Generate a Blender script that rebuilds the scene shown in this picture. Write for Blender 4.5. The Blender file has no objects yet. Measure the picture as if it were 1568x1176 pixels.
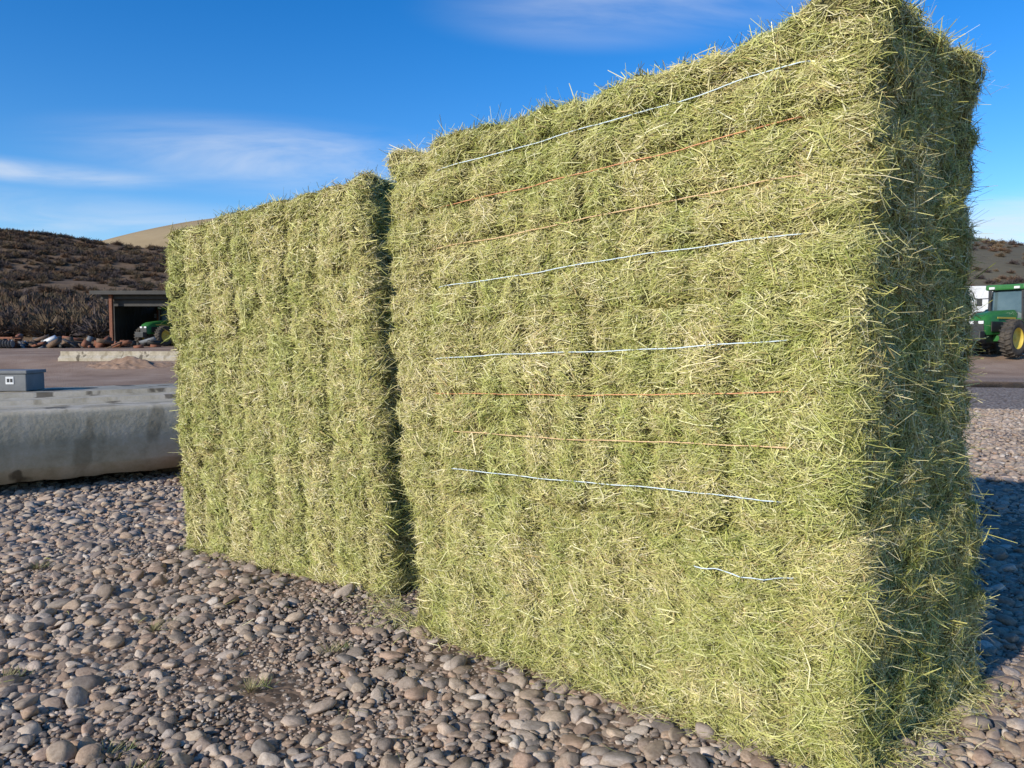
import bpy, bmesh, math, random
import numpy as np
from mathutils import Vector, Matrix
random.seed(7)
rng = np.random.default_rng(11)
S = bpy.context.scene
COL = S.collection

# ------------------------------------------------------------ helpers
def link(o, parent=None):
    COL.objects.link(o)
    if parent is not None:
        o.parent = parent
    return o

def empty(name, loc=(0,0,0), rz=0, s=1):
    e = bpy.data.objects.new(name, None)
    e.empty_display_size = 0.2
    e.location = loc; e.rotation_euler = (0,0,rz); e.scale = (s,s,s)
    return link(e)

_lat = {}
def vn(P, seed=0):
    if seed not in _lat:
        _lat[seed] = np.random.default_rng(1000+seed).uniform(-1,1,(32,32,32)).astype(np.float32)
    R = _lat[seed]
    F = np.floor(P); f = (P-F); f = f*f*(3-2*f)
    i = F.astype(np.int64) % 32; j = (i+1) % 32
    x0,y0,z0 = i[:,0],i[:,1],i[:,2]; x1,y1,z1 = j[:,0],j[:,1],j[:,2]
    fx,fy,fz = f[:,0],f[:,1],f[:,2]
    a = R[x0,y0,z0]*(1-fx)+R[x1,y0,z0]*fx
    b = R[x0,y1,z0]*(1-fx)+R[x1,y1,z0]*fx
    c = R[x0,y0,z1]*(1-fx)+R[x1,y0,z1]*fx
    d = R[x0,y1,z1]*(1-fx)+R[x1,y1,z1]*fx
    return (a*(1-fy)+b*fy)*(1-fz)+(c*(1-fy)+d*fy)*fz

def np_mesh(name, V, Q, mats, smooth=False, col=None):
    me = bpy.data.meshes.new(name)
    k = Q.shape[1]
    me.vertices.add(len(V)); me.vertices.foreach_set('co', V.astype(np.float32).ravel())
    me.loops.add(Q.size); me.loops.foreach_set('vertex_index', Q.astype(np.int32).ravel())
    me.polygons.add(len(Q))
    me.polygons.foreach_set('loop_start', (np.arange(len(Q))*k).astype(np.int32))
    me.update(calc_edges=True)
    if smooth: me.polygons.foreach_set('use_smooth', np.ones(len(Q), dtype=bool))
    if col is not None:
        a = me.color_attributes.new('Col','FLOAT_COLOR','POINT')
        a.data.foreach_set('color', col.astype(np.float32).ravel())
    for m in mats: me.materials.append(m)
    me.validate()
    return bpy.data.objects.new(name, me)

# ------------------------------------------------------------ materials
def nodemat(name):
    m = bpy.data.materials.new(name); m.use_nodes = True
    nt = m.node_tree; b = nt.nodes['Principled BSDF']
    return m, nt, b

def N(nt, t, **kw):
    n = nt.nodes.new(t)
    for k,v in kw.items(): setattr(n,k,v)
    return n

def ramp(nt, fac, stops, interp='LINEAR'):
    r = N(nt,'ShaderNodeValToRGB'); r.color_ramp.interpolation = interp
    els = r.color_ramp.elements
    while len(els) > 1: els.remove(els[-1])
    els[0].position = stops[0][0]; els[0].color = (*stops[0][1],1)
    for p,c in stops[1:]:
        e = els.new(p); e.color = (*c,1)
    nt.links.new(fac, r.inputs['Fac'])
    return r.outputs['Color']

def simple(name, c1, c2, scale=5, rough=.6, bump=.1, metal=0, detail=6, spec=.4, coord='Object', bscale=None):
    m,nt,b = nodemat(name)
    tc = N(nt,'ShaderNodeTexCoord')
    n = N(nt,'ShaderNodeTexNoise'); n.inputs['Scale'].default_value = scale; n.inputs['Detail'].default_value = detail
    n.inputs['Roughness'].default_value = .65
    nt.links.new(tc.outputs[coord], n.inputs['Vector'])
    c = ramp(nt, n.outputs['Fac'], [(.3,c1),(.7,c2)])
    nt.links.new(c, b.inputs['Base Color'])
    b.inputs['Roughness'].default_value = rough; b.inputs['Metallic'].default_value = metal
    b.inputs['Specular IOR Level'].default_value = spec
    if bump:
        n2 = N(nt,'ShaderNodeTexNoise'); n2.inputs['Scale'].default_value = bscale or scale*4; n2.inputs['Detail'].default_value = 5
        nt.links.new(tc.outputs[coord], n2.inputs['Vector'])
        bp = N(nt,'ShaderNodeBump'); bp.inputs['Strength'].default_value = bump; bp.inputs['Distance'].default_value = .02
        nt.links.new(n2.outputs['Fac'], bp.inputs['Height']); nt.links.new(bp.outputs['Normal'], b.inputs['Normal'])
    return m

# hay stalks
M_stalk,nt,b = nodemat('hay_stalk')
at = N(nt,'ShaderNodeAttribute'); at.attribute_name = 'Col'
nt.links.new(at.outputs['Color'], b.inputs['Base Color'])
b.inputs['Roughness'].default_value = .55; b.inputs['Specular IOR Level'].default_value = .25
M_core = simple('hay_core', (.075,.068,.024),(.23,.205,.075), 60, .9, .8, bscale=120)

M_tw = {'blue':simple('twine_blue',(.58,.68,.72),(.74,.82,.85),80,.5,.2),
        'orange':simple('twine_orange',(.64,.26,.11),(.76,.39,.20),80,.5,.2),
        'straw':simple('twine_yellow',(.70,.43,.21),(.80,.57,.33),80,.5,.2)}

# concrete with stains
m,nt,b = nodemat('weathered_concrete'); M_conc = m
tc = N(nt,'ShaderNodeTexCoord')
n1 = N(nt,'ShaderNodeTexNoise'); n1.inputs['Scale'].default_value=3; n1.inputs['Detail'].default_value=10; n1.inputs['Roughness'].default_value=.75
n2 = N(nt,'ShaderNodeTexNoise'); n2.inputs['Scale'].default_value=1.9; n2.inputs['Detail'].default_value=4
mp = N(nt,'ShaderNodeMapping'); mp.inputs['Scale'].default_value=(1.2,1,.45)
nt.links.new(tc.outputs['Object'], n1.inputs['Vector']); nt.links.new(tc.outputs['Object'], mp.inputs['Vector']); nt.links.new(mp.outputs[0], n2.inputs['Vector'])
c1 = ramp(nt,n1.outputs['Fac'],[(.3,(.30,.25,.165)),(.5,(.45,.385,.28)),(.7,(.57,.50,.40))])
c2 = ramp(nt,n2.outputs['Fac'],[(.37,(.34,.33,.32)),(.41,(1,1,1)),(.62,(1,1,1)),(.68,(.7,.68,.64))])
mm = N(nt,'ShaderNodeMix',data_type='RGBA',blend_type='MULTIPLY'); mm.inputs['Factor'].default_value=1
nt.links.new(c1,mm.inputs['A']); nt.links.new(c2,mm.inputs['B']); nt.links.new(mm.outputs['Result'],b.inputs['Base Color'])
b.inputs['Roughness'].default_value=.85; b.inputs['Specular IOR Level'].default_value=.2
bp=N(nt,'ShaderNodeBump'); bp.inputs['Strength'].default_value=.35; bp.inputs['Distance'].default_value=.012
n3=N(nt,'ShaderNodeTexNoise'); n3.inputs['Scale'].default_value=22; n3.inputs['Detail'].default_value=8
nt.links.new(tc.outputs['Object'],n3.inputs['Vector']); nt.links.new(n3.outputs['Fac'],bp.inputs['Height']); nt.links.new(bp.outputs[0],b.inputs['Normal'])

STONE = [(0,(.16,.145,.14)),(.12,(.46,.36,.27)),(.25,(.29,.26,.235)),(.38,(.57,.46,.35)),(.5,(.40,.28,.20)),
         (.62,(.46,.40,.35)),(.74,(.32,.235,.18)),(.86,(.63,.54,.45)),(.95,(.48,.34,.255)),(1,(.70,.64,.57))]
# stones
m,nt,b = nodemat('river_stone'); M_stone=m
oi=N(nt,'ShaderNodeObjectInfo'); tc=N(nt,'ShaderNodeTexCoord')
c=ramp(nt,oi.outputs['Random'],STONE)
n1=N(nt,'ShaderNodeTexNoise'); n1.noise_dimensions='4D'; n1.inputs['Scale'].default_value=3.; n1.inputs['Detail'].default_value=5; n1.inputs['Roughness'].default_value=.75
nt.links.new(tc.outputs['Object'],n1.inputs['Vector'])
ml=N(nt,'ShaderNodeMath',operation='MULTIPLY'); ml.inputs[1].default_value=37; nt.links.new(oi.outputs['Random'],ml.inputs[0]); nt.links.new(ml.outputs[0],n1.inputs['W'])
c2=ramp(nt,n1.outputs['Fac'],[(.3,(.55,.50,.45)),(.65,(1.0,.97,.92))])
mm=N(nt,'ShaderNodeMix',data_type='RGBA',blend_type='MULTIPLY'); mm.inputs['Factor'].default_value=1
nt.links.new(c,mm.inputs['A']); nt.links.new(c2,mm.inputs['B']); nt.links.new(mm.outputs['Result'],b.inputs['Base Color'])
b.inputs['Roughness'].default_value=.75; b.inputs['Specular IOR Level'].default_value=.18
bp=N(nt,'ShaderNodeBump'); bp.inputs['Strength'].default_value=.25; bp.inputs['Distance'].default_value=.05
nt.links.new(n1.outputs['Fac'],bp.inputs['Height']); nt.links.new(bp.outputs[0],b.inputs['Normal'])

# ground
m,nt,b = nodemat('gravel_ground'); M_ground=m
tc=N(nt,'ShaderNodeTexCoord')
vo=N(nt,'ShaderNodeTexVoronoi'); vo.inputs['Scale'].default_value=18
nt.links.new(tc.outputs['Object'],vo.inputs['Vector'])
sx=N(nt,'ShaderNodeSeparateColor'); nt.links.new(vo.outputs['Color'],sx.inputs[0])
cs=ramp(nt,sx.outputs[0],STONE)
cd=ramp(nt,vo.outputs['Distance'],[(.0,(.8,.8,.8)),(.42,(.68,.68,.68)),(.7,(.3,.26,.22))])
mm=N(nt,'ShaderNodeMix',data_type='RGBA',blend_type='MULTIPLY'); mm.inputs['Factor'].default_value=1
nt.links.new(cs,mm.inputs['A']); nt.links.new(cd,mm.inputs['B'])
nd=N(nt,'ShaderNodeTexNoise'); nd.inputs['Scale'].default_value=.35; nd.inputs['Detail'].default_value=10; nd.inputs['Roughness'].default_value=.7
nt.links.new(tc.outputs['Object'],nd.inputs['Vector'])
dirt=ramp(nt,nd.outputs['Fac'],[(.3,(.20,.125,.08)),(.5,(.30,.20,.135)),(.7,(.40,.29,.21))])
sp=N(nt,'ShaderNodeSeparateXYZ'); nt.links.new(tc.outputs['Object'],sp.inputs[0])
ad=N(nt,'ShaderNodeMath',operation='MULTIPLY_ADD'); ad.inputs[1].default_value=6; nt.links.new(nd.outputs['Fac'],ad.inputs[0]); nt.links.new(sp.outputs['Y'],ad.inputs[2])
ax=N(nt,'ShaderNodeMath',operation='MULTIPLY_ADD'); ax.inputs[1].default_value=-.3; nt.links.new(sp.outputs['X'],ax.inputs[0]); nt.links.new(ad.outputs[0],ax.inputs[2])
mr=N(nt,'ShaderNodeMapRange'); mr.inputs['From Min'].default_value=24; mr.inputs['From Max'].default_value=29
nt.links.new(ax.outputs[0],mr.inputs['Value'])
m2=N(nt,'ShaderNodeMix',data_type='RGBA'); nt.links.new(mr.outputs[0],m2.inputs['Factor']); nt.links.new(mm.outputs['Result'],m2.inputs['A']); nt.links.new(dirt,m2.inputs['B'])
soil=ramp(nt,nd.outputs['Fac'],[(.3,(.12,.08,.055)),(.7,(.24,.17,.12))])
mr2=N(nt,'ShaderNodeMapRange'); mr2.inputs['From Min'].default_value=8; mr2.inputs['From Max'].default_value=16
nt.links.new(sp.outputs['Y'],mr2.inputs['Value'])
m3=N(nt,'ShaderNodeMix',data_type='RGBA'); nt.links.new(mr2.outputs[0],m3.inputs['Factor']); nt.links.new(soil,m3.inputs['A']); nt.links.new(m2.outputs['Result'],m3.inputs['B'])
nt.links.new(m3.outputs['Result'],b.inputs['Base Color'])
b.inputs['Roughness'].default_value=.9; b.inputs['Specular IOR Level'].default_value=.2
bp=N(nt,'ShaderNodeBump'); bp.invert=True; bp.inputs['Strength'].default_value=.6; bp.inputs['Distance'].default_value=.03
nt.links.new(vo.outputs['Distance'],bp.inputs['Height']); nt.links.new(bp.outputs[0],b.inputs['Normal'])

# ------------------------------------------------------------ camera / sun / sky
cam = bpy.data.cameras.new('camera'); co = bpy.data.objects.new('camera',cam); link(co)
co.location=(0,0,1.55); co.rotation_euler=(math.radians(90-3.3),0,0)
cam.sensor_width=36; cam.lens=27.05; cam.clip_end=6000; cam.clip_start=.05
S.camera=co
EL=math.radians(23); hx,hy=.735,.678; hn=math.hypot(hx,hy); hx/=hn; hy/=hn
sun=bpy.data.lights.new('sun','SUN'); sun.energy=5.0; sun.angle=math.radians(.5); sun.color=(1,.945,.84)
so=bpy.data.objects.new('sun',sun); link(so)
so.rotation_euler=Vector((hx*math.cos(EL),hy*math.cos(EL),-math.sin(EL))).to_track_quat('-Z','Y').to_euler()
so.location=(-20,-14,12)
W=bpy.data.worlds.new('World'); S.world=W; W.use_nodes=True; nt=W.node_tree
bg=nt.nodes['Background']; sky=N(nt,'ShaderNodeTexSky'); sky.sky_type='NISHITA'; sky.sun_disc=False
sky.sun_elevation=EL; sky.sun_rotation=math.atan2(-hx,-hy)%(2*math.pi); sky.altitude=300; sky.air_density=1.0; sky.dust_density=.3; sky.ozone_density=3.5
hs=N(nt,'ShaderNodeHueSaturation'); hs.inputs['Hue'].default_value=.509; hs.inputs['Saturation'].default_value=1.36; hs.inputs['Value'].default_value=1.22
nt.links.new(sky.outputs[0],hs.inputs['Color'])
tc=N(nt,'ShaderNodeTexCoord'); spx=N(nt,'ShaderNodeSeparateXYZ'); nt.links.new(tc.outputs['Generated'],spx.inputs[0])
zz=N(nt,'ShaderNodeMath',operation='ADD'); zz.inputs[1].default_value=.12; nt.links.new(spx.outputs['Z'],zz.inputs[0])
dx=N(nt,'ShaderNodeMath',operation='DIVIDE'); nt.links.new(spx.outputs['X'],dx.inputs[0]); nt.links.new(zz.outputs[0],dx.inputs[1])
dy=N(nt,'ShaderNodeMath',operation='DIVIDE'); nt.links.new(spx.outputs['Y'],dy.inputs[0]); nt.links.new(zz.outputs[0],dy.inputs[1])
cb=N(nt,'ShaderNodeCombineXYZ'); nt.links.new(dx.outputs[0],cb.inputs[0]); nt.links.new(dy.outputs[0],cb.inputs[1])
mpc=N(nt,'ShaderNodeMapping'); mpc.inputs['Scale'].default_value=(.7,1.5,1); mpc.inputs['Rotation'].default_value=(0,0,.25); nt.links.new(cb.outputs[0],mpc.inputs[0])
cn=N(nt,'ShaderNodeTexNoise'); cn.inputs['Scale'].default_value=1.3; cn.inputs['Detail'].default_value=8; cn.inputs['Roughness'].default_value=.55; cn.inputs['Distortion'].default_value=.6
nt.links.new(mpc.outputs[0],cn.inputs['Vector'])
cr=N(nt,'ShaderNodeMapRange'); cr.inputs['From Min'].default_value=.34; cr.inputs['From Max'].default_value=.74; nt.links.new(cn.outputs['Fac'],cr.inputs['Value'])
def blob(px,py,rx,ry,amp):
    x=(px-784)/1178; z0=(588-py)/1178; t=math.radians(3.3)
    y=math.cos(t)+z0*math.sin(t); z=z0*math.cos(t)-math.sin(t)
    v=Vector((x,y,z)).normalized()
    s=N(nt,'ShaderNodeVectorMath',operation='SUBTRACT'); nt.links.new(tc.outputs['Generated'],s.inputs[0]); s.inputs[1].default_value=v
    k=N(nt,'ShaderNodeVectorMath',operation='MULTIPLY'); nt.links.new(s.outputs[0],k.inputs[0]); k.inputs[1].default_value=(1178/rx,1,1178/ry)
    l=N(nt,'ShaderNodeVectorMath',operation='LENGTH'); nt.links.new(k.outputs[0],l.inputs[0])
    r=N(nt,'ShaderNodeMapRange',interpolation_type='SMOOTHSTEP'); r.inputs['From Min'].default_value=1; r.inputs['From Max'].default_value=.1; r.inputs['To Max'].default_value=amp
    nt.links.new(l.outputs['Value'],r.inputs['Value']); return r.outputs[0]
bl=[blob(430,245,330,65,1.0),blob(40,262,190,20,1.0),blob(980,10,340,60,.7),blob(1540,345,150,50,1.3),blob(120,335,420,45,.5)]
acc=bl[0]
for q in bl[1:]:
    a=N(nt,'ShaderNodeMath',operation='ADD'); nt.links.new(acc,a.inputs[0]); nt.links.new(q,a.inputs[1]); acc=a.outputs[0]
cm=N(nt,'ShaderNodeMath',operation='MULTIPLY',use_clamp=True); nt.links.new(acc,cm.inputs[0]); nt.links.new(cr.outputs[0],cm.inputs[1])
mix=N(nt,'ShaderNodeMix',data_type='RGBA'); nt.links.new(cm.outputs[0],mix.inputs['Factor']); nt.links.new(hs.outputs[0],mix.inputs['A']); mix.inputs['B'].default_value=(5.2,5.6,6.2,1)
nt.links.new(mix.outputs['Result'],bg.inputs['Color']); bg.inputs['Strength'].default_value=.15
S.view_settings.view_transform='Standard'; S.view_settings.look='None'; S.view_settings.exposure=0; S.view_settings.gamma=1

# ------------------------------------------------------------ hay
def cage_map(p, c, w0, w1, L, D, H, shift):
    u=(p[:,0]/L)[:,None]; v=(p[:,1]/D)[:,None]; w=(w0+(w1-w0)*p[:,2]/H)[:,None]
    def bl(q): return q[0]*(1-u)*(1-v)+q[1]*u*(1-v)+q[2]*(1-u)*v+q[3]*u*v
    return bl(c[0])*(1-w)+bl(c[1])*w+np.array(shift)[None,:]

FACES={'front':0,'near':1,'far':2,'back':3,'top':4,'bot':5}
def raw(face,a,b,L,D,H):
    z0=np.zeros_like(a)
    if face=='front': return np.stack([a*L,z0,b*H],1)
    if face=='back': return np.stack([a*L,z0+D,b*H],1)
    if face=='near': return np.stack([z0,a*D,b*H],1)
    if face=='far': return np.stack([z0+L,a*D,b*H],1)
    if face=='top': return np.stack([a*L,b*D,z0+H],1)
    return np.stack([a*L,b*D,z0],1)
def rounded(p,L,D,H,rz):
    dim=np.array([L,D,H]); rv=np.array([.07,.07,rz])
    c=np.clip(p,rv,dim-rv); d=(p-c)/rv
    n=d/np.maximum(np.linalg.norm(d,axis=1,keepdims=True),1e-6)
    nn=n/rv; nn/=np.maximum(np.linalg.norm(nn,axis=1,keepdims=True),1e-6)
    return c+n*rv,nn

def flake_id(p,B):
    wob=.022*vn(np.stack([p[:,2]*4,p[:,1]*4,p[:,0]*1.5],1)+B['off'],7)
    ss=np.sort(np.array([s for s,_ in B['seams']]))
    return np.searchsorted(ss,p[:,0]+wob),wob
def disp(p,n,B):
    q=p+B['off']
    d=.016*vn(q*2.2,17)+.022*vn(q*4.5,1)+.016*vn(q*11,2)+.012*vn(q*26,3)+.006*vn(q*60,4)
    d-=.05*np.clip(vn(q*np.array([8,8,13]),14)-.42,0,1)
    d-=.07*np.clip(vn(q*np.array([19,19,32]),15)-.43,0,1)
    endw=np.abs(n[:,0])
    d+=endw*(.026*vn(q*np.array([7,7,12]),5)+.016*vn(q*18,6))
    fl=1-endw
    fid,wob=flake_id(p,B)
    dist=np.full(len(p),9.)
    mod=.7+.6*vn(q*np.array([2,2,5]),13)
    for s,dep in B['seams']:
        x=p[:,0]-s+wob; dist=np.minimum(dist,np.abs(x))
        d-=fl*mod*dep*1.15*np.exp(-(x/.013)**2)
    d+=fl*.020*(1-np.exp(-(dist/.05)**2))-.010*fl
    d+=fl*B['foff'][fid]
    fr=np.abs(n[:,1])
    wz=.008*vn(np.stack([p[:,0]*3,p[:,1],p[:,2]*0],1)+B['off'],8)
    dz=np.full(len(p),9.)
    for zv in B['strings']:
        dz=np.minimum(dz,np.abs(p[:,2]-zv*B['H']+wz))
    d+=fr*B['sdep']*(1-np.exp(-(dz/.034)**2))-fr*B['sdep']*.5
    if B['crown']:
        up=np.clip((p[:,2]/B['H']-.7)/.3,0,1)*np.clip(n[:,2]*1.3,0,1); u=p[:,0]
        d+=up*(.055*(1-sst(.22,.30,u))-.045*(sst(.26,.34,u)-sst(.7,.85,u))-.04*np.exp(-((u-1.05)/.05)**2)+.015*vn(q*5,18))
    return d
def sst(a,b,x):
    t=np.clip((x-a)/(b-a),0,1); return t*t*(3-2*t)

PAL=np.array([[.76,.70,.43],[.63,.59,.275],[.53,.51,.185],[.385,.395,.12],[.22,.235,.06],[.46,.36,.17],[.81,.76,.53]])
def stalk_cols(n,low):
    pr=np.array([.16,.28,.25,.16,.06,.05,.04])
    base=rng.choice(7,size=n,p=pr)
    c=PAL[base]*rng.uniform(.68,1.14,(n,1))
    t=np.clip(.57+.9*low,0,1)[:,None]
    tint=(1-t)*np.array([.80,.85,.60])+t*np.array([1.09,1.01,.98])
    return np.clip(c*tint,0,.86)

def build_stalks(cpos,nrm,t1,t2,ln,wd,ang,out,lift,cols,mapf,name,parent,mats):
    n=len(cpos)
    dr=np.cos(ang)[:,None]*t1+np.sin(ang)[:,None]*t2
    base=cpos+nrm*lift[:,None]
    side=np.cos(ang)[:,None]*t2-np.sin(ang)[:,None]*t1
    bend=rng.normal(0,.10,(n,1))*ln[:,None]
    kink=rng.random((n,1))<.15; bend=np.where(kink,bend*3,bend)
    p0=base-dr*ln[:,None]*.5-nrm*(.004+.10*np.abs(out)*ln)[:,None]
    p1=base+side*bend*.7+nrm*(out*ln*.3+.002)[:,None]
    p2=base+dr*ln[:,None]*.5*np.sqrt(np.clip(1-out**2,.1,1))[:,None]+nrm*(out*ln)[:,None]
    wv=side+nrm*rng.normal(0,.8,(n,1)); wv/=np.linalg.norm(wv,axis=1,keepdims=True)
    wv*=wd[:,None]*.5
    V=np.stack([p0-wv*.8,p0+wv*.8,p1-wv,p1+wv,p2-wv*.65,p2+wv*.65],1).reshape(-1,3)
    V=mapf(V)
    i=np.arange(n)[:,None]*6
    Q=np.concatenate([i+np.array([0,1,3,2]),i+np.array([2,3,5,4])],1).reshape(-1,4)
    C=np.repeat(np.concatenate([cols,np.ones((n,1))],1),6,axis=0)
    o=np_mesh(name,V,Q,mats,False,C); link(o,parent); return o

def make_bale(idx,cage,w0,w1,L,D,H,shift,strings,scols,seams,dens,wscale,vis,sdep=.022,green=0.,srange=(.86,.085),crown=False,lscale=1.,rz=.045):
    B=dict(off=np.array([idx*3.7,idx*1.9,idx*5.3]),H=H,strings=strings,seams=seams,sdep=sdep,foff=rng.uniform(-.012,.012,len(seams)+1),crown=crown)
    ft=rng.uniform(-.3,.3,len(seams)+1)
    mapf=lambda P: cage_map(P,cage,w0,w1,L,D,H,shift)
    Vs=[];Qs=[];o=0
    for f in FACES:
        la,lb={'front':(L,H),'back':(L,H),'near':(D,H),'far':(D,H),'top':(L,D),'bot':(L,D)}[f]
        na=int(la/.016);nb=int(lb/.016)
        a,b_=np.meshgrid(np.linspace(0,1,na+1),np.linspace(0,1,nb+1),indexing='ij')
        p=raw(f,a.ravel(),b_.ravel(),L,D,H); q,n=rounded(p,L,D,H,rz)
        q=q+n*(disp(q,n,B)-.006)[:,None]
        Vs.append(mapf(q)); ii=np.arange((na+1)*(nb+1)).reshape(na+1,nb+1)
        Q=np.stack([ii[:-1,:-1],ii[1:,:-1],ii[1:,1:],ii[:-1,1:]],-1).reshape(-1,4)+o
        Qs.append(Q);o+=(na+1)*(nb+1)
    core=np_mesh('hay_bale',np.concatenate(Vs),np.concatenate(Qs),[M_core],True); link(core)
    for f,wt in vis.items():
        la,lb={'front':(L,H),'back':(L,H),'near':(D,H),'far':(D,H),'top':(L,D),'bot':(L,D)}[f]
        n=int(la*lb*dens*wt)
        if n<10: continue
        a=rng.random(n);b_=rng.random(n)
        if f=='top': b_=np.where(rng.random(n)<.3,b_*.12,b_)
        p=raw(f,a,b_,L,D,H); q0,nr=rounded(p,L,D,H,rz)
        q=q0+nr*disp(q0,nr,B)[:,None]
        ref=np.array([0,0,1.]) if f!='top' else np.array([0,1.,0])
        t1=np.cross(ref,nr); t1/=np.maximum(np.linalg.norm(t1,axis=1,keepdims=True),1e-5)
        t2=np.cross(nr,t1)
        k=rng.random(n)
        ang=np.where(k<.45,rng.normal(0,.5,n),rng.uniform(-1.57,1.57,n))
        ang=ang+.8*vn(q*6+B['off'],12)
        ang=ang+np.where(rng.random(n)<.5,math.pi,0)
        ln=np.clip(rng.lognormal(math.log(.037),.58,n),.010,.14)*lscale
        if f=='near': ln*=1.2
        wd=np.clip(rng.lognormal(math.log(.0022),.4,n),.0010,.0055)*wscale
        out=np.abs(rng.normal(0,.09,n)); big=rng.random(n)<{'near':.12,'top':.2}.get(f,.045); out=np.where(big,rng.uniform(.2,.8,n),out)
        edge=(np.abs(nr).max(axis=1)<.93)&(rng.random(n)<.2)
        if f!='top' and not crown: edge&=(np.abs(nr[:,2])<.3)
        out=np.where(edge,rng.uniform(.25,.85,n),out)
        lift=rng.uniform(-.005,.010,n)
        low=.5*vn(q*5.5+B['off'],9)+.55*vn(q*17+B['off'],10)+.35*vn(q*50,11)
        fid,_=flake_id(q0,B)
        if f in('front','top','back'): low=low+ft[fid]
        low=low-green
        cols=stalk_cols(n,low)
        build_stalks(q,nr,t1,t2,ln,wd,ang,out,lift,cols,mapf,'straw_'+f,core,[M_stalk])
    for zi,(zv,cn_) in enumerate(zip(strings,scols)):
        if cn_ is None: continue
        u0=srange[0]+rng.uniform(-.03,.03); u1=srange[1]+rng.uniform(-.01,.02)
        xs=np.linspace(L*u0,max(.085,L*u1),90)
        pp=np.stack([xs,np.zeros_like(xs),np.full_like(xs,zv*H)],1)
        q,nn=rounded(pp,L,D,H,rz)
        dd=disp(q,nn,B)
        pad=np.pad(dd,6,mode='edge'); hi=np.max(np.stack([pad[k:k+len(dd)] for k in range(13)]),0)
        hi=np.convolve(np.pad(hi,6,mode='edge'),np.ones(13)/13,'valid')
        dd=.65*hi+.35*np.convolve(np.pad(dd,6,mode='edge'),np.ones(13)/13,'valid')
        dd+=.0165+.003*vn(np.stack([xs*6,xs*0+zi*3.3,xs*0+idx],1),16)
        e=np.minimum(np.arange(90),np.arange(90)[::-1]); dd-=.03*np.exp(-e/1.5)
        q=q+nn*dd[:,None]; q[:,2]+=.005*np.sin(np.linspace(0,7,len(q))+zi)+.0015*np.sin(np.linspace(0,31,len(q))+zi*2)+rng.normal(0,.0004,len(q))
        P=mapf(q)
        cu=bpy.data.curves.new('twine','CURVE'); cu.dimensions='3D'; cu.bevel_depth=.0023; cu.bevel_resolution=1
        s=cu.splines.new('POLY'); s.points.add(len(P)-1)
        s.points.foreach_set('co',np.concatenate([P,np.ones((len(P),1))],1).ravel())
        cu.materials.append(M_tw[cn_])
        link(bpy.data.objects.new('twine_%d'%(zi+1),cu),core)
    return core

A3=np.array
cageR=([A3([1.178,2.605,0]),A3([-.52,4.027,0]),A3([2.088,3.401,0]),A3([.39,4.82,0])],
       [A3([1.187,2.605,2.68]),A3([-.653,4.027,2.475]),A3([2.0,3.401,2.70]),A3([.26,4.82,2.50])])
cageL=([A3([-.723,4.55,0]),A3([-2.406,5.60,0]),A3([0,5.51,0]),A3([-1.69,6.56,0])],
       [A3([-.853,4.55,2.49]),A3([-2.491,5.60,2.305]),A3([-.15,5.51,2.5]),A3([-1.79,6.56,2.32])])
L=2.2;D=1.2
sR=[(u*L,d) for u,d in ((.195,.034),(.344,.038),(.48,.055),(.62,.028),(.752,.046),(.88,.026),(.095,.018),(.27,.014),(.41,.014),(.55,.014),(.69,.014))]
visR={'front':1,'near':1.1,'far':.5,'top':.7,'back':.12}
DN=28000
make_bale(0,cageR,0,.320,L,D,.86,(.012,-.012,0),[.80,.60,.37,.15],['blue',None,None,None],[(s+.03,d*.5) for s,d in sR],DN,1,visR,.010,.12,(.24,.09),lscale=1.12)
make_bale(1,cageR,.317,.647,L,D,.87,(-.025,-.002,0),[.80,.585,.36,.14],['blue','orange','straw','blue'],sR,DN,1,visR,.032)
make_bale(2,cageR,.644,1,L,D,.95,(0,0,0),[.845,.645,.435,.225],['blue','orange','straw','blue'],sR,DN,1,visR,.032,crown=True)
LL=2.0
def sl(j): return [((.085+.135*i+j*.01)*LL,.022+.018*((i*7+j)%3)/2) for i in range(7)]
visL={'front':1,'near':.8,'far':.7,'top':.7,'back':.12}
for i,(a,b_) in enumerate(((0,.336),(.330,.669),(.662,1))):
    make_bale(3+i,cageL,a,b_,LL,D,.83,(0,0,0),[.83,.6,.38,.15],[None]*4,sl(i*.4),20000,1.3,visL,.018,rz=.026)

# loose hay around the foot of the stacks
def seg_pts(p,q,n,spread):
    t=rng.random((n,1)); P=p+(q-p)*t
    d=(q-p)[:2]; nn=np.array([d[1],-d[0],0])/np.linalg.norm(d)
    if np.dot(nn[:2],-p[:2])<0: nn=-nn
    return P+nn*(np.abs(rng.normal(0,spread,(n,1)))-.02)
P=np.concatenate([seg_pts(cageR[0][0],cageR[0][1],2200,.05),seg_pts(cageR[0][0],cageR[0][2],1800,.09),
                  seg_pts(cageL[0][0],cageL[0][1],1200,.045),seg_pts(cageR[0][1],cageL[0][0],500,.12),
                  np.stack([rng.uniform(-4,3,400),rng.uniform(2,7,400),np.zeros(400)],1)])
n=len(P); P[:,2]=rng.uniform(.018,.05,n)
up=np.tile([0,0,1.],(n,1)); t1=np.tile([1.,0,0],(n,1)); t2=np.tile([0,1.,0],(n,1))
build_stalks(P,up,t1,t2,np.clip(rng.lognormal(math.log(.05),.5,n),.02,.14),rng.uniform(.0018,.0035,n),rng.uniform(0,6.28,n),
    np.abs(rng.normal(0,.2,n)),np.zeros(n),stalk_cols(n,np.zeros(n)),lambda v:v,'loose_hay',None,[M_stalk])

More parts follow.
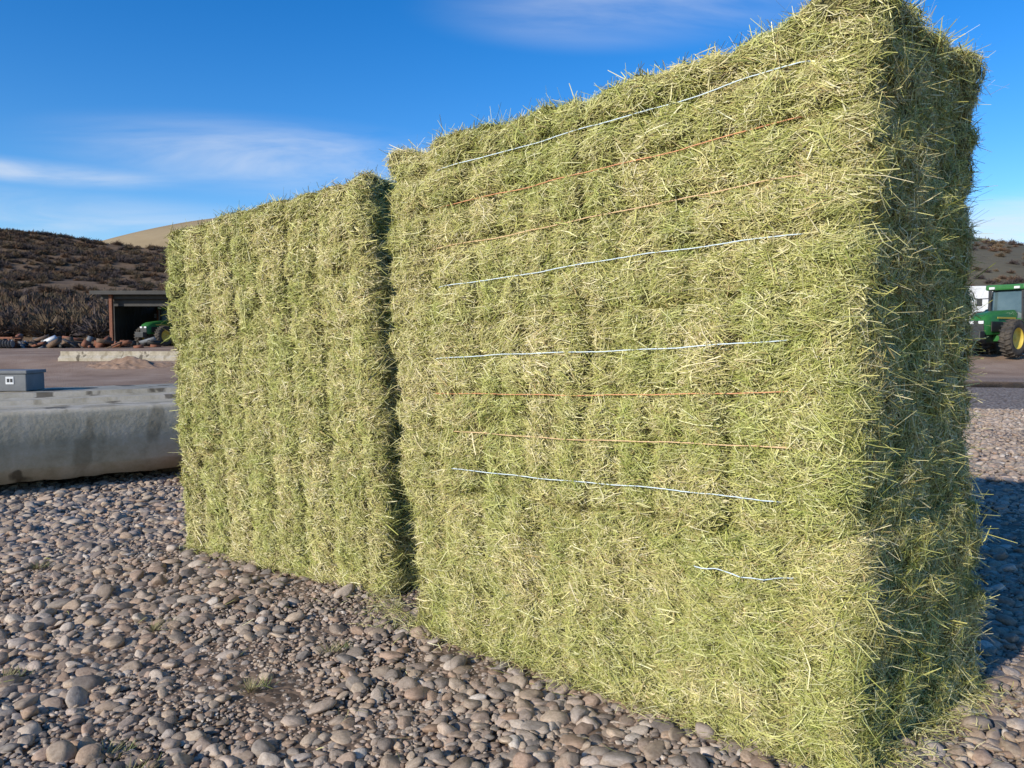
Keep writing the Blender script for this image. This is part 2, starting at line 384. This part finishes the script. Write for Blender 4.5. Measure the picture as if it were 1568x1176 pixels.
# dry weeds between the stones
def tuft(cx,cy,n,h,cols3):
    a=rng.uniform(0,6.28,n); r=rng.uniform(0,.05,n); l=rng.uniform(.4,1,n)*h; ln=rng.uniform(.5,1.6,n)
    b0=np.stack([cx+r*np.cos(a),cy+r*np.sin(a),np.full(n,.01)],1)
    tip=b0+np.stack([np.cos(a)*l*ln,np.sin(a)*l*ln,l*.8],1); w=np.stack([-np.sin(a),np.cos(a),a*0],1)*.0025
    V=np.stack([b0-w,b0+w,tip],1).reshape(-1,3); C=np.repeat(np.concatenate([np.array(cols3)[None]*rng.uniform(.6,1.2,(n,1)),np.ones((n,1))],1),3,axis=0)
    return V,C
Vs=[];Cs=[]
for cx,cy in ((-1.35,2.62),(-1.5,2.75),(-1.15,3.3),(-2.3,3.4),(-.45,2.5),(-1.9,4.0),(-3.2,5.1),(-.9,3.7),(-2.7,2.9),(-.2,2.3),(-3.9,4.4)):
    v,c=tuft(cx,cy,60,.07,(.30,.26,.12)); Vs.append(v);Cs.append(c)
    v,c=tuft(cx+.05,cy+.04,20,.05,(.18,.20,.07)); Vs.append(v);Cs.append(c)
V=np.concatenate(Vs); link(np_mesh('dry_weeds',V,np.arange(len(V)).reshape(-1,3),[M_stalk],False,np.concatenate(Cs)))

# ------------------------------------------------------------ ground
def zg(x,y): return .75*sst(32,41,y)+.3*sst(41,60,y)+.2*sst(60,90,y)
def axis(a):
    near=np.arange(-60,62,2.0); far=60*np.power(1.22,np.arange(1,19)); return np.concatenate([-far[::-1],near,far])
xs=axis(0); ys=axis(0)
X,Y=np.meshgrid(xs,ys,indexing='ij'); Z=zg(X,Y)
V=np.stack([X.ravel(),Y.ravel(),Z.ravel()],1); ii=np.arange(X.size).reshape(X.shape)
Q=np.stack([ii[:-1,:-1],ii[1:,:-1],ii[1:,1:],ii[:-1,1:]],-1).reshape(-1,4)
link(np_mesh('ground',V,Q,[M_ground],True))

# instancer through geometry nodes
def instancer(name,P,R,Sc,idx,coll):
    me=bpy.data.meshes.new(name); me.vertices.add(len(P)); me.vertices.foreach_set('co',P.astype(np.float32).ravel())
    a=me.attributes.new('rot','FLOAT_VECTOR','POINT'); a.data.foreach_set('vector',R.astype(np.float32).ravel())
    a=me.attributes.new('scl','FLOAT_VECTOR','POINT'); a.data.foreach_set('vector',Sc.astype(np.float32).ravel())
    a=me.attributes.new('idx','INT','POINT'); a.data.foreach_set('value',idx.astype(np.int32))
    o=bpy.data.objects.new(name,me); link(o)
    g=bpy.data.node_groups.new(name+'_gn','GeometryNodeTree')
    g.interface.new_socket('Geometry',in_out='INPUT',socket_type='NodeSocketGeometry')
    g.interface.new_socket('Geometry',in_out='OUTPUT',socket_type='NodeSocketGeometry')
    gi=g.nodes.new('NodeGroupInput'); go=g.nodes.new('NodeGroupOutput')
    ci=g.nodes.new('GeometryNodeCollectionInfo'); ci.inputs['Collection'].default_value=coll
    ci.inputs['Separate Children'].default_value=True; ci.inputs['Reset Children'].default_value=True
    ip=g.nodes.new('GeometryNodeInstanceOnPoints'); ip.inputs['Pick Instance'].default_value=True
    def na(nm,t):
        q=g.nodes.new('GeometryNodeInputNamedAttribute'); q.data_type=t; q.inputs['Name'].default_value=nm
        return [s for s in q.outputs if s.enabled and s.name=='Attribute'][0]
    er=g.nodes.new('FunctionNodeEulerToRotation')
    g.links.new(na('rot','FLOAT_VECTOR'),er.inputs[0]); g.links.new(er.outputs[0],ip.inputs['Rotation'])
    g.links.new(na('scl','FLOAT_VECTOR'),ip.inputs['Scale']); g.links.new(na('idx','INT'),ip.inputs['Instance Index'])
    g.links.new(gi.outputs[0],ip.inputs['Points']); g.links.new(ci.outputs[0],ip.inputs['Instance'])
    g.links.new(ip.outputs[0],go.inputs[0])
    md=o.modifiers.new('scatter','NODES'); md.node_group=g
    return o

sc=bpy.data.collections.new('river_stones')
for k in range(14):
    bm=bmesh.new(); bmesh.ops.create_icosphere(bm,subdivisions=3,radius=1)
    pts=np.array([v.co[:] for v in bm.verts])
    d=1+.22*vn(pts*1.1+k*7.1+5,20)+.07*vn(pts*2.6+k*3.3+9,21)
    for j in range(5):
        a=rng.normal(size=3); a/=np.linalg.norm(a); h=rng.uniform(.6,.85)
        pr=(pts*d[:,None])@a; over=np.maximum(pr-h,0)*.8
        pts=pts-(a[None,:]*(over/np.maximum(d,.1))[:,None])
    pts=pts*d[:,None]
    for v,c in zip(bm.verts,pts): v.co=c
    for f in bm.faces: f.smooth=True
    me=bpy.data.meshes.new('stone'); bm.to_mesh(me); bm.free(); me.materials.append(M_stone)
    sc.objects.link(bpy.data.objects.new('stone_%d'%k,me))

def in_quad(x,y,q,m=.12):
    pts=[q[0],q[1],q[3],q[2]]; c=sum(pts)/4; ins=np.ones(len(x),bool)
    for i in range(4):
        a=pts[i];b2=pts[(i+1)%4]; e=b2-a; cr_=e[0]*(y-a[1])-e[1]*(x-a[0]); sg=e[0]*(c[1]-a[1])-e[1]*(c[0]-a[0])
        ins&=(cr_*np.sign(sg))/np.hypot(e[0],e[1])>m
    return ins
def scatter(y0,y1,sp,smin,smed,sig,zoff,big=0.):
    gx,gy=np.meshgrid(np.arange(-16,16,sp),np.arange(y0,y1,sp)); gx=gx.ravel();gy=gy.ravel()
    gx=gx+rng.uniform(-.55,.55,len(gx))*sp; gy=gy+rng.uniform(-.55,.55,len(gy))*sp
    k=np.abs(gx)<.78*gy+1.6; gx=gx[k];gy=gy[k]
    k=~(in_quad(gx,gy,cageR[0])|in_quad(gx,gy,cageL[0])); gx=gx[k];gy=gy[k]
    n=len(gx); q=np.stack([gx,gy,gx*0],1)
    s=np.clip(rng.lognormal(math.log(smed),sig,n)*(1+.35*vn(q*.9,30)),smin,.058)
    s=np.where(rng.random(n)<big,rng.uniform(.035,.055,n),s)
    Sc=np.stack([s*rng.uniform(.9,1.4,n),s*rng.uniform(.7,1.05,n),s*rng.uniform(.38,.68,n)],1)
    R=np.stack([rng.normal(0,.25,n),rng.normal(0,.25,n),rng.uniform(0,6.28,n)],1)
    Z=Sc[:,2]*rng.uniform(-.1,.75,n)+zoff+.014*vn(q*3,31)
    return np.stack([gx,gy,Z],1),R,Sc
parts=[scatter(1.2,8,.042,.008,.0205,.45,0,.015),scatter(8,17,.058,.013,.027,.34,0,.01),scatter(1.2,6.5,.026,.005,.010,.3,.004)]
P=np.concatenate([p[0] for p in parts]);R=np.concatenate([p[1] for p in parts]);Sc=np.concatenate([p[2] for p in parts])
instancer('gravel_stones',P,R,Sc,rng.integers(0,14,len(P)),sc)

# ------------------------------------------------------------ generic mesh parts
def tomesh(bm,name,mat,parent,bevel=0,smooth=False):
    if bevel:
        bmesh.ops.bevel(bm,geom=list(bm.edges),offset=bevel,segments=2,affect='EDGES',profile=.6)
    me=bpy.data.meshes.new(name); bm.to_mesh(me); bm.free(); me.materials.append(mat)
    if smooth:
        for p in me.polygons: p.use_smooth=True
    o=bpy.data.objects.new(name,me); return link(o,parent)
def box(name,sz,loc,mat,parent=None,bevel=0,rot=(0,0,0),taper=1):
    bm=bmesh.new(); bmesh.ops.create_cube(bm,size=1)
    for v in bm.verts:
        if v.co.z>0: v.co.x*=taper; v.co.y*=taper
        v.co=Vector((v.co.x*sz[0],v.co.y*sz[1],v.co.z*sz[2]))
    o=tomesh(bm,name,mat,parent,bevel); o.location=loc; o.rotation_euler=rot; return o
def cyl(name,r,h,loc,mat,parent=None,rot=(0,0,0),seg=20,r2=None):
    bm=bmesh.new(); bmesh.ops.create_cone(bm,cap_ends=True,segments=seg,radius1=r,radius2=r if r2 is None else r2,depth=h)
    o=tomesh(bm,name,mat,parent); o.location=loc;o.rotation_euler=rot; return o
def lathe(name,prof,mat,parent,loc,rot=(0,0,0),seg=32):
    V=[];Q=[];m=len(prof)
    for i in range(seg):
        a=2*math.pi*i/seg
        for r,y in prof: V.append((r*math.cos(a),y,r*math.sin(a)))
    for i in range(seg):
        for j in range(m-1):
            a=i*m+j;b2=((i+1)%seg)*m+j; Q.append((a,b2,b2+1,a+1))
    o=np_mesh(name,np.array(V),np.array(Q),[mat],True); link(o,parent); o.location=loc; o.rotation_euler=rot; return o

M_green=simple('green_paint',(.02,.12,.025),(.035,.16,.04),3,.45,0)
M_yellow=simple('yellow_paint',(.5,.37,.05),(.6,.45,.08),3,.5,0)
M_rubber=simple('tyre_rubber',(.02,.02,.02),(.10,.08,.06),4,.85,.2)
M_black=simple('black_metal',(.02,.02,.02),(.04,.04,.04),6,.5,0)
M_glass=simple('cab_glass',(.05,.08,.09),(.09,.13,.14),2,.08,0,spec=.8)
M_white=simple('white_paint',(.6,.6,.6),(.72,.72,.71),2,.4,0)
M_rust=simple('rusty_steel',(.14,.055,.03),(.26,.10,.055),8,.8,.2)
M_dsteel=simple('dark_steel_sheet',(.022,.02,.018),(.045,.04,.035),2,.6,.1)
M_wood=simple('old_timber',(.10,.06,.035),(.2,.13,.085),12,.85,.4)
M_grey=simple('grey_paint',(.11,.115,.12),(.17,.175,.18),4,.6,.1)
M_dirt=simple('dirt',(.18,.11,.07),(.30,.20,.14),3,.95,.5)

def wheel(parent,nm,x,y,r,w,rim):
    h=w/2
    lathe(nm+'_tyre',[(r*.58,-h*.8),(r*.75,-h),(r*.93,-h*.95),(r*.99,-h*.6),(r,0),(r*.99,h*.6),(r*.93,h*.95),(r*.75,h),(r*.58,h*.8)],M_rubber,parent,(x,y,r))
    lathe(nm+'_rim',[(r*.58,-h*.8),(r*.52,-h*.3),(r*.2,-h*.25),(.001,-h*.5)],rim,parent,(x,y,r))
    lathe(nm+'_rim_inner',[(r*.58,h*.8),(r*.52,h*.3),(r*.2,h*.25),(.001,h*.5)],rim,parent,(x,y,r))
    V=[];Q=[]
    for i in range(22):
        for sd in (-1,1):
            a=2*math.pi*(i+(.5 if sd>0 else 0))/22
            for (rr,yy,da) in ((r*.97,0,0),(r*.97,sd*h*.98,.12),(r*.97,sd*h*.98,.2),(r*.97,0,.08),(r*1.05,0,0),(r*1.04,sd*h*.98,.12),(r*1.04,sd*h*.98,.2),(r*1.05,0,.08)):
                V.append((rr*math.cos(a+da),yy,rr*math.sin(a+da)))
            o=len(V)-8
            for q in ((4,5,6,7),(0,1,5,4),(1,2,6,5),(2,3,7,6),(3,0,4,7)): Q.append(tuple(o+k for k in q))
    ob=np_mesh(nm+'_lugs',np.array(V),np.array(Q),[M_rubber]); link(ob,parent); ob.location=(x,y,r)

def tractor(loc,rz,s,duals=False):
    T=empty('farm_tractor',loc,rz,s)
    for sy in (-1,1):
        wheel(T,'rear_wheel_%d'%(sy+2),-1.3,sy*1.0,.98,.55,M_yellow)
        wheel(T,'front_wheel_%d'%(sy+2),1.4,sy*.98,.76,.46,M_yellow)
        if duals: wheel(T,'rear_dual_%d'%(sy+2),-1.3,sy*1.62,.98,.5,M_yellow)
        V=[];Q=[]
        for i in range(9):
            a=math.radians(25+ i*15)
            for yy in (.62,1.3): V.append((-1.3+1.1*math.cos(a),sy*yy,.98+1.1*math.sin(a)))
            if i: k=2*i; Q.append((k-2,k-1,k+1,k))
        f=np_mesh('fender_%d'%(sy+2),np.array(V),np.array(Q),[M_green],True); link(f,T)
        m_=f.modifiers.new('t','SOLIDIFY'); m_.thickness=.05
        box('mirror_%d'%(sy+2),(.06,.22,.34),(.15,sy*1.05,2.35),M_black,T,.01)
        cyl('mirror_arm_%d'%(sy+2),.02,.4,(.1,sy*.88,2.5),M_black,T,(math.pi/2,0,0),8)
    sec=[(.05,.98,1.98,.46),(.9,.95,1.93,.43),(1.9,.92,1.80,.40),(2.3,.9,1.62,.36),(2.42,.95,1.4,.32)]
    V=[];Q=[]
    for x,z0,z1,w in sec:
        V+= [(x,-w,z0),(x,-w,z1-.14),(x,-w*.75,z1),(x,w*.75,z1),(x,w,z1-.14),(x,w,z0)]
    for i in range(len(sec)-1):
        for j in range(5):
            a=i*6+j; Q.append((a,a+6,a+7,a+1))
    link(np_mesh('hood',np.array(V),np.array(Q),[M_green]),T)
    box('grille',(.06,.6,.55),(2.40,0,1.22),M_black,T,.01)
    for sy in (-1,1): box('side_grille_%d'%(sy+2),(.9,.03,.42),(1.6,sy*.425,1.25),M_black,T,.005)
    for sy in (-1,1): box('hood_stripe_%d'%(sy+2),(1.5,.012,.07),(.9,sy*.455,1.62),M_yellow,T)
    for sy in (-1,1): box('headlight_%d'%(sy+2),(.05,.2,.12),(2.43,sy*.2,1.42),M_white,T,.01)
    box('chassis',(3.9,.5,.5),(.2,0,.8),M_black,T,.03)
    box('front_axle',(.3,1.7,.25),(1.4,0,.76),M_green,T,.03)
    box('rear_axle',(.35,1.9,.35),(-1.3,0,.98),M_green,T,.03)
    box('front_weights',(.4,.8,.4),(2.68,0,.85),M_black,T,.04)
    box('cab_lower',(1.45,1.35,.55),(-.68,0,1.35),M_green,T,.05)
    box('cab_glass',(1.4,1.36,1.25),(-.68,0,2.2),M_glass,T,.05,taper=.93)
    for px in (-1.38,-.7,.04):
        for sy in (-1,1): box('cab_post',(.08,.08,1.3),(px,sy*.67,2.2),M_black,T,rot=(sy*.03,0,0))
    box('cab_roof',(1.75,1.6,.24),(-.68,0,2.96),M_green,T,.07)
    for sy in (-.5,.5): box('roof_light',(.08,.22,.1),(.22,sy,2.93),M_white,T,.01)
    cyl('exhaust',.06,1.3,(.25,-.56,2.2),M_black,T,seg=10)
    box('fuel_tank',(1.0,.35,.5),(-.1,-.72,.95),M_green,T,.06)
    for k in range(3): box('step_%d'%k,(.4,.25,.04),(-.1,.85,.5+.28*k),M_black,T)
    return T
tractor((25.6,40,.70),math.radians(212),1.2,True)
tractor((-27.0,60.5,1.06),math.radians(250),1.0)

# semi trailer behind the tractor
T=empty('box_trailer',(32.6,55,.98),math.radians(-12),1.12)
box('body',(9,2.5,2.75),(0,0,2.45),M_white,T,.04)
for k in range(8): box('rib_%d'%k,(.05,2.54,2.6),(-4+k*1.14,0,2.45),M_white,T)
box('frame',(8.6,1.0,.25),(0,0,.95),M_black,T)
for k,x in enumerate((-3.6,-2.4)):
    for sy in (-1,1): wheel(T,'wheel_%d_%d'%(k,sy+1),x,sy*1.0,.5,.28,M_grey)
box('landing_leg',(.15,1.6,.9),(3,0,.45),M_black,T)

# puddle
k=48
V=[(18.5,26.5,.006)]
for i in range(k):
    a=2*math.pi*i/k; r=1+.18*math.sin(3*a+1)+.1*math.sin(7*a)+.06*math.sin(13*a+2)
    V.append((18.5+4.2*r*math.cos(a),26.5+2.0*r*math.sin(a),.006))
T3=np.array([(0,1+i,1+(i+1)%k) for i in range(k)])
M_water=simple('muddy_water',(.07,.06,.05),(.11,.09,.075),2,.06,.03,spec=.6)
link(np_mesh('puddle',np.array(V),T3,[M_water]))

# concrete deck
dv=Vector((1.35,1.10,0)).normalized(); ang=math.atan2(dv.y,dv.x)
Dk=empty('concrete_deck',(-4.96,7.4,0),ang)
prof=[(0.05,.24),(0,.28),(0,.80),(.02,.838),(.05,.846),(.42,.846),(.44,.80),(1.5,.80),(1.52,.85),(1.66,.85),(1.68,.80),(2.9,.80),(2.92,.85),(3.06,.85),(3.08,.80),(5.0,.80),(5.0,.15),(.30,.12),(.12,.125)]
V=[];Q=[]; X0,X1=-6.5,4.6; m_=len(prof); nx=100
for i in range(nx+1):
    x=X0+(X1-X0)*i/nx
    for j,(y,z) in enumerate(prof):
        jz=.003*math.sin(x*9+j)+.002*math.sin(x*23+2*j)+random.uniform(-.0025,.0025)
        V.append((x,y,z+(jz*.5 if z>.5 else jz*2)))
for i in range(nx):
    for j in range(m_):
        a=i*m_+j; b2=i*m_+(j+1)%m_; Q.append((a,b2,b2+m_,a+m_))
deck=np_mesh('deck_slab',np.array(V),np.array(Q),[M_conc]); link(deck,Dk)
me=deck.data
bm=bmesh.new(); bm.from_mesh(me); bm.verts.ensure_lookup_table()
bm.faces.new([bm.verts[j] for j in range(m_)]); bm.faces.new([bm.verts[nx*m_+j] for j in range(m_)][::-1]); bmesh.ops.recalc_face_normals(bm,faces=bm.faces); bm.to_mesh(me); bm.free()
for k,x in enumerate((-4.5,-1.6,1.75,4.2)):
    box('timber_block_%d'%k,(.3,3.6,.118),(x,2.3,.059),M_wood,Dk,.008)
box('end_block',(.5,.35,.30),(1.95,-.24,.15),M_rust,Dk,.02)
# box with label
U=empty('utility_box',(-7.45,11.3,.803),math.radians(4))
box('body',(.85,.5,.25),(0,0,.127),M_grey,U,.012); box('lid',(.89,.54,.05),(0,0,.279),M_grey,U,.01)
box('label',(.11,.006,.11),(.2,-.2535,.16),M_white,U); box('label_mark',(.03,.004,.05),(.18,-.2585,.16),M_black,U); box('label_mark_b',(.03,.004,.05),(.225,-.2585,.16),M_black,U)
box('latch',(.05,.02,.06),(-.15,-.26,.24),M_black,U)

# concrete barrier in yard
Bq=empty('concrete_barrier',(-17.6,38,.50),math.radians(3))
for k in range(3):
    bm=bmesh.new(); pr=[(-.35,0),(-.35,.15),(-.12,.3),(-.1,.48),(.1,.48),(.12,.3),(.35,.15),(.35,0)]
    a=[bm.verts.new((-1.5,y,z)) for y,z in pr]; c=[bm.verts.new((1.48,y,z)) for y,z in pr]
    for j in range(8): bm.faces.new((a[j],a[(j+1)%8],c[(j+1)%8],c[j]))
    bm.faces.new(a[::-1]); bm.faces.new(c)
    bmesh.ops.recalc_face_normals(bm,faces=bm.faces)
    o=tomesh(bm,'barrier_section_%d'%k,M_conc,Bq); o.location=(-3+k*3,0,0)

def mound(name,cx,cy,rx,ry,h,mat,seed):
    n=60; g=np.linspace(-1,1,n); X,Y=np.meshgrid(g,g,indexing='ij'); r=np.sqrt(X**2+Y**2)
    wx=cx+X*rx; wy=cy+Y*ry
    Z=h*np.clip(1-r,0,1)**.7; q=np.stack([X.ravel()*3+seed,Y.ravel()*3,Y.ravel()*0],1)
    Z=Z*(1+.9*vn(q,40).reshape(X.shape))+.2*h*vn(q*4,41).reshape(X.shape)*(r<.95)
    V=np.stack([wx.ravel(),wy.ravel(),(zg(wx,wy)+Z-.03).ravel()],1); ii=np.arange(n*n).reshape(n,n)
    Q=np.stack([ii[:-1,:-1],ii[1:,:-1],ii[1:,1:],ii[:-1,1:]],-1).reshape(-1,4)
    link(np_mesh(name,V,Q,[mat],True))
mound('dirt_mound',-17.8,36,2.2,1.0,.3,M_dirt,1)

# scrap pile by the shed (one object)
Vs=[];Qs=[];o=0
for k in range(90):
    c=Vector((random.gauss(-32.5,3.8),random.gauss(54.5,.8),1.0+abs(random.gauss(0,.3)))); s=(random.uniform(.05,.8),random.uniform(.05,.3),random.uniform(.03,.25))
    Rm=Matrix.Rotation(random.uniform(0,6.3),3,'Z')@Matrix.Rotation(random.uniform(-.5,.5),3,'X')@Matrix.Rotation(random.uniform(-.5,.5),3,'Y')
    for a in(-1,1):
        for b2 in(-1,1):
            for d in(-1,1): Vs.append(tuple(Rm@Vector((a*s[0],b2*s[1],d*s[2]))+c))
    for q in((0,1,3,2),(4,6,7,5),(0,4,5,1),(2,3,7,6),(0,2,6,4),(1,5,7,3)): Qs.append(tuple(o+i for i in q))
    o+=8
sp_=np_mesh('scrap_pile',np.array(Vs),np.array(Qs),[M_rust,M_grey,M_white,M_dsteel,M_wood]); link(sp_)
mi=np.repeat(rng.choice([0,1,2,3,4],90,p=[.33,.20,.04,.28,.15]),6).astype(np.int32); sp_.data.polygons.foreach_set('material_index',mi)

# shed
Sh=empty('open_shed',(-30.8,58,1.0),0)
RW=16;RD=8
V=[];Q=[];n=160
for i in range(n+1):
    x=-.6+RW*i/n; w=.03*math.cos(i*math.pi/2)
    V+=[(x,-.5,4.15+w),(x,RD,3.55+w),(x,-.5,4.05+w),(x,RD,3.45+w)]
for i in range(n):
    a=i*4; Q+=[(a,a+4,a+5,a+1),(a+2,a+3,a+7,a+6)]
link(np_mesh('roof',np.array(V),np.array(Q),[M_dsteel]),Sh)
box('fascia',(RW,.06,.28),(-.6+RW/2,-.53,4.05),M_dsteel,Sh)
box('header_wall',(RW-1.3,.05,.95),(-.6+RW/2+.65,.5,3.55),M_dsteel,Sh)
for k in range(3): box('post_%d'%k,(.22,.22,4.0),(.7+k*6.5,0,2.0),M_rust,Sh,.01)
for k in range(3): box('rear_post_%d'%k,(.2,.2,3.5),(.7+k*6.5,RD-.3,1.75),M_rust,Sh)
box('beam',(RW-1,.2,.3),(-.6+RW/2,0.2,3.75),M_dsteel,Sh)
for k in range(26): box('wall_panel_%d'%k,(.57,.05+.02*(k%2),3.3),(-.1+k*.6,RD-.1,1.65),M_dsteel,Sh)
for k in range(12): box('added_shade_panel_%d'%k,(.05+.02*(k%2),.58,3.4),(.55,1.0+k*.6,1.7),M_dsteel,Sh)  # left wall added to block the sun and darken the shed interior

# harrow
T=empty('disc_harrow',(-35.0,52.5,1.0),math.radians(-8),.9)
box('frame',(2.6,.12,.12),(0,0,.75),M_rust,T); box('frame_b',(2.6,.12,.12),(0,.9,.75),M_rust,T)
for k in (-1,0,1): box('cross_%d'%k,(.1,1.1,.1),(k*1.2,.45,.78),M_rust,T)
for k in range(11): cyl('disc_%d'%k,.28,.02,(-1.2+k*.24,0,.3),M_grey,T,(0,math.pi/2,.25),16)
cyl('shaft',.03,2.6,(0,0,.3),M_grey,T,(0,math.pi/2,0),8)
for k in (-1,1): box('hanger_%d'%k,(.06,.06,.45),(k*.9,0,.53),M_rust,T)

# ------------------------------------------------------------ hills
def hillmat(name,stops,scale):
    m,nt,b=nodemat(name); tc=N(nt,'ShaderNodeTexCoord')
    n1=N(nt,'ShaderNodeTexNoise'); n1.inputs['Scale'].default_value=scale; n1.inputs['Detail'].default_value=10; n1.inputs['Roughness'].default_value=.72
    mp=N(nt,'ShaderNodeMapping'); mp.inputs['Scale'].default_value=(.5,.8,1.6); nt.links.new(tc.outputs['Object'],mp.inputs[0]); nt.links.new(mp.outputs[0],n1.inputs['Vector'])
    nt.links.new(ramp(nt,n1.outputs['Fac'],stops),b.inputs['Base Color']); b.inputs['Roughness'].default_value=.95; b.inputs['Specular IOR Level'].default_value=.1
    bp=N(nt,'ShaderNodeBump'); bp.inputs['Strength'].default_value=.7; bp.inputs['Distance'].default_value=.6
    nt.links.new(n1.outputs['Fac'],bp.inputs['Height']); nt.links.new(bp.outputs[0],b.inputs['Normal']); return m
M_h1=hillmat('brushy_hillside',[(.32,(.055,.043,.035)),(.46,(.115,.08,.052)),(.56,(.19,.125,.075)),(.68,(.085,.067,.05))],.12)
M_h2=hillmat('dry_grass_hill',[(.3,(.28,.20,.11)),(.7,(.38,.29,.17))],.05)
M_h3=hillmat('sage_hill',[(.3,(.075,.065,.045)),(.5,(.14,.12,.08)),(.7,(.11,.10,.07))],.12)
def zl(x,y):
    H=20.3+(-75-x)*.115; H=np.clip(H,8,44)
    q=np.stack([x.ravel()*.03,y.ravel()*.03,x.ravel()*0],1)
    nn=(vn(q,50)+.4*vn(q*3,51)).reshape(x.shape)
    t=np.clip((y-76)/92,0,1)
    return 1.0+(H-1)*(t+.025*np.sin(t*2*math.pi*3))+nn*1.2*np.minimum(t*3,1)-.05*np.clip(y-170,0,999)
def zr(x,y):
    q=np.stack([x.ravel()*.02,y.ravel()*.02,x.ravel()*0],1)
    return 1.0+30*np.exp(-((x-80)/130.)**2/2)*sst(95,225,y)+(vn(q,52)*2).reshape(x.shape)*sst(95,150,y)
def zt(x,y):
    return -3+53.5*np.exp(-((x+95)/97.)**2/2)*sst(190,310,y)
def hill(name,x0,x1,y0,y1,step,f,mat):
    X,Y=np.meshgrid(np.arange(x0,x1,step),np.arange(y0,y1,step),indexing='ij'); Z=f(X,Y)
    V=np.stack([X.ravel(),Y.ravel(),Z.ravel()],1); ii=np.arange(X.size).reshape(X.shape)
    Q=np.stack([ii[:-1,:-1],ii[1:,:-1],ii[1:,1:],ii[:-1,1:]],-1).reshape(-1,4)
    link(np_mesh(name,V,Q,[mat],True))
hill('hill',-330,30,75,300,3,zl,M_h1)
hill('hill',-420,230,180,420,5,zt,M_h2)
hill('hill',35,420,94,330,4,zr,M_h3)

# shrubs
m,nt,b=nodemat('shrub_twigs'); M_shrub=m
oi=N(nt,'ShaderNodeObjectInfo')
nt.links.new(ramp(nt,oi.outputs['Random'],[(0,(.07,.056,.056)),(.3,(.11,.085,.075)),(.5,(.17,.10,.06)),(.7,(.09,.073,.052)),(.85,(.22,.15,.09)),(1,(.062,.056,.04))]),b.inputs['Base Color']); b.inputs['Roughness'].default_value=.9; b.inputs['Specular IOR Level'].default_value=.1
hc=bpy.data.collections.new('shrubs')
for k in range(5):
    n=600; th=rng.uniform(0,6.28,n); ph=np.arccos(rng.uniform(.02,1,n)); rr=rng.uniform(.35,1,n)*(1+.25*np.sin(th*3+k)+.15*np.sin(th*7+k))
    T_=np.stack([np.sin(ph)*np.cos(th),np.sin(ph)*np.sin(th),np.cos(ph)*.95],1)*rr[:,None]
    Bs=T_*rng.uniform(.45,.8,(n,1))+rng.normal(0,.05,(n,3)); sd=rng.normal(0,1,(n,3)); sd/=np.linalg.norm(sd,axis=1,keepdims=True); w=.045
    V=np.stack([Bs-sd*w,Bs+sd*w,T_],1).reshape(-1,3); V[:,2]=np.maximum(V[:,2],-.05)
    o=np_mesh('shrub_%d'%k,V,np.arange(n*3).reshape(n,3),[M_shrub]); hc.objects.link(o)
def shr(f,n,x0,x1,y0,y1,s0,s1,pw=1):
    y=y0+(y1-y0)*rng.random(n)**pw; x=rng.uniform(x0,x1,n)
    k=np.abs(x)>.28*y
    q=np.stack([x*.06,y*.06,x*0],1); k&=(vn(q,60)+rng.uniform(-.6,.6,n))>-.3
    x=x[k];y=y[k]; z=f(x,y); s=rng.uniform(s0,s1,len(x))
    return np.stack([x,y,z-.05],1),np.stack([s*1.2,s*1.2,s],1)
ps=[shr(zl,9000,-190,-25,80,172,.5,1.2),shr(zl,3000,-130,-25,79,104,1.0,2.1),shr(zr,2500,60,230,110,226,.6,1.4)]
P=np.concatenate([p[0] for p in ps]);Sc=np.concatenate([p[1] for p in ps])
R=np.stack([P[:,0]*0,P[:,0]*0,rng.uniform(0,6.28,len(P))],1)
instancer('hillside_shrubs',P,R,Sc,rng.integers(0,5,len(P)),hc)
print('done',len(P))
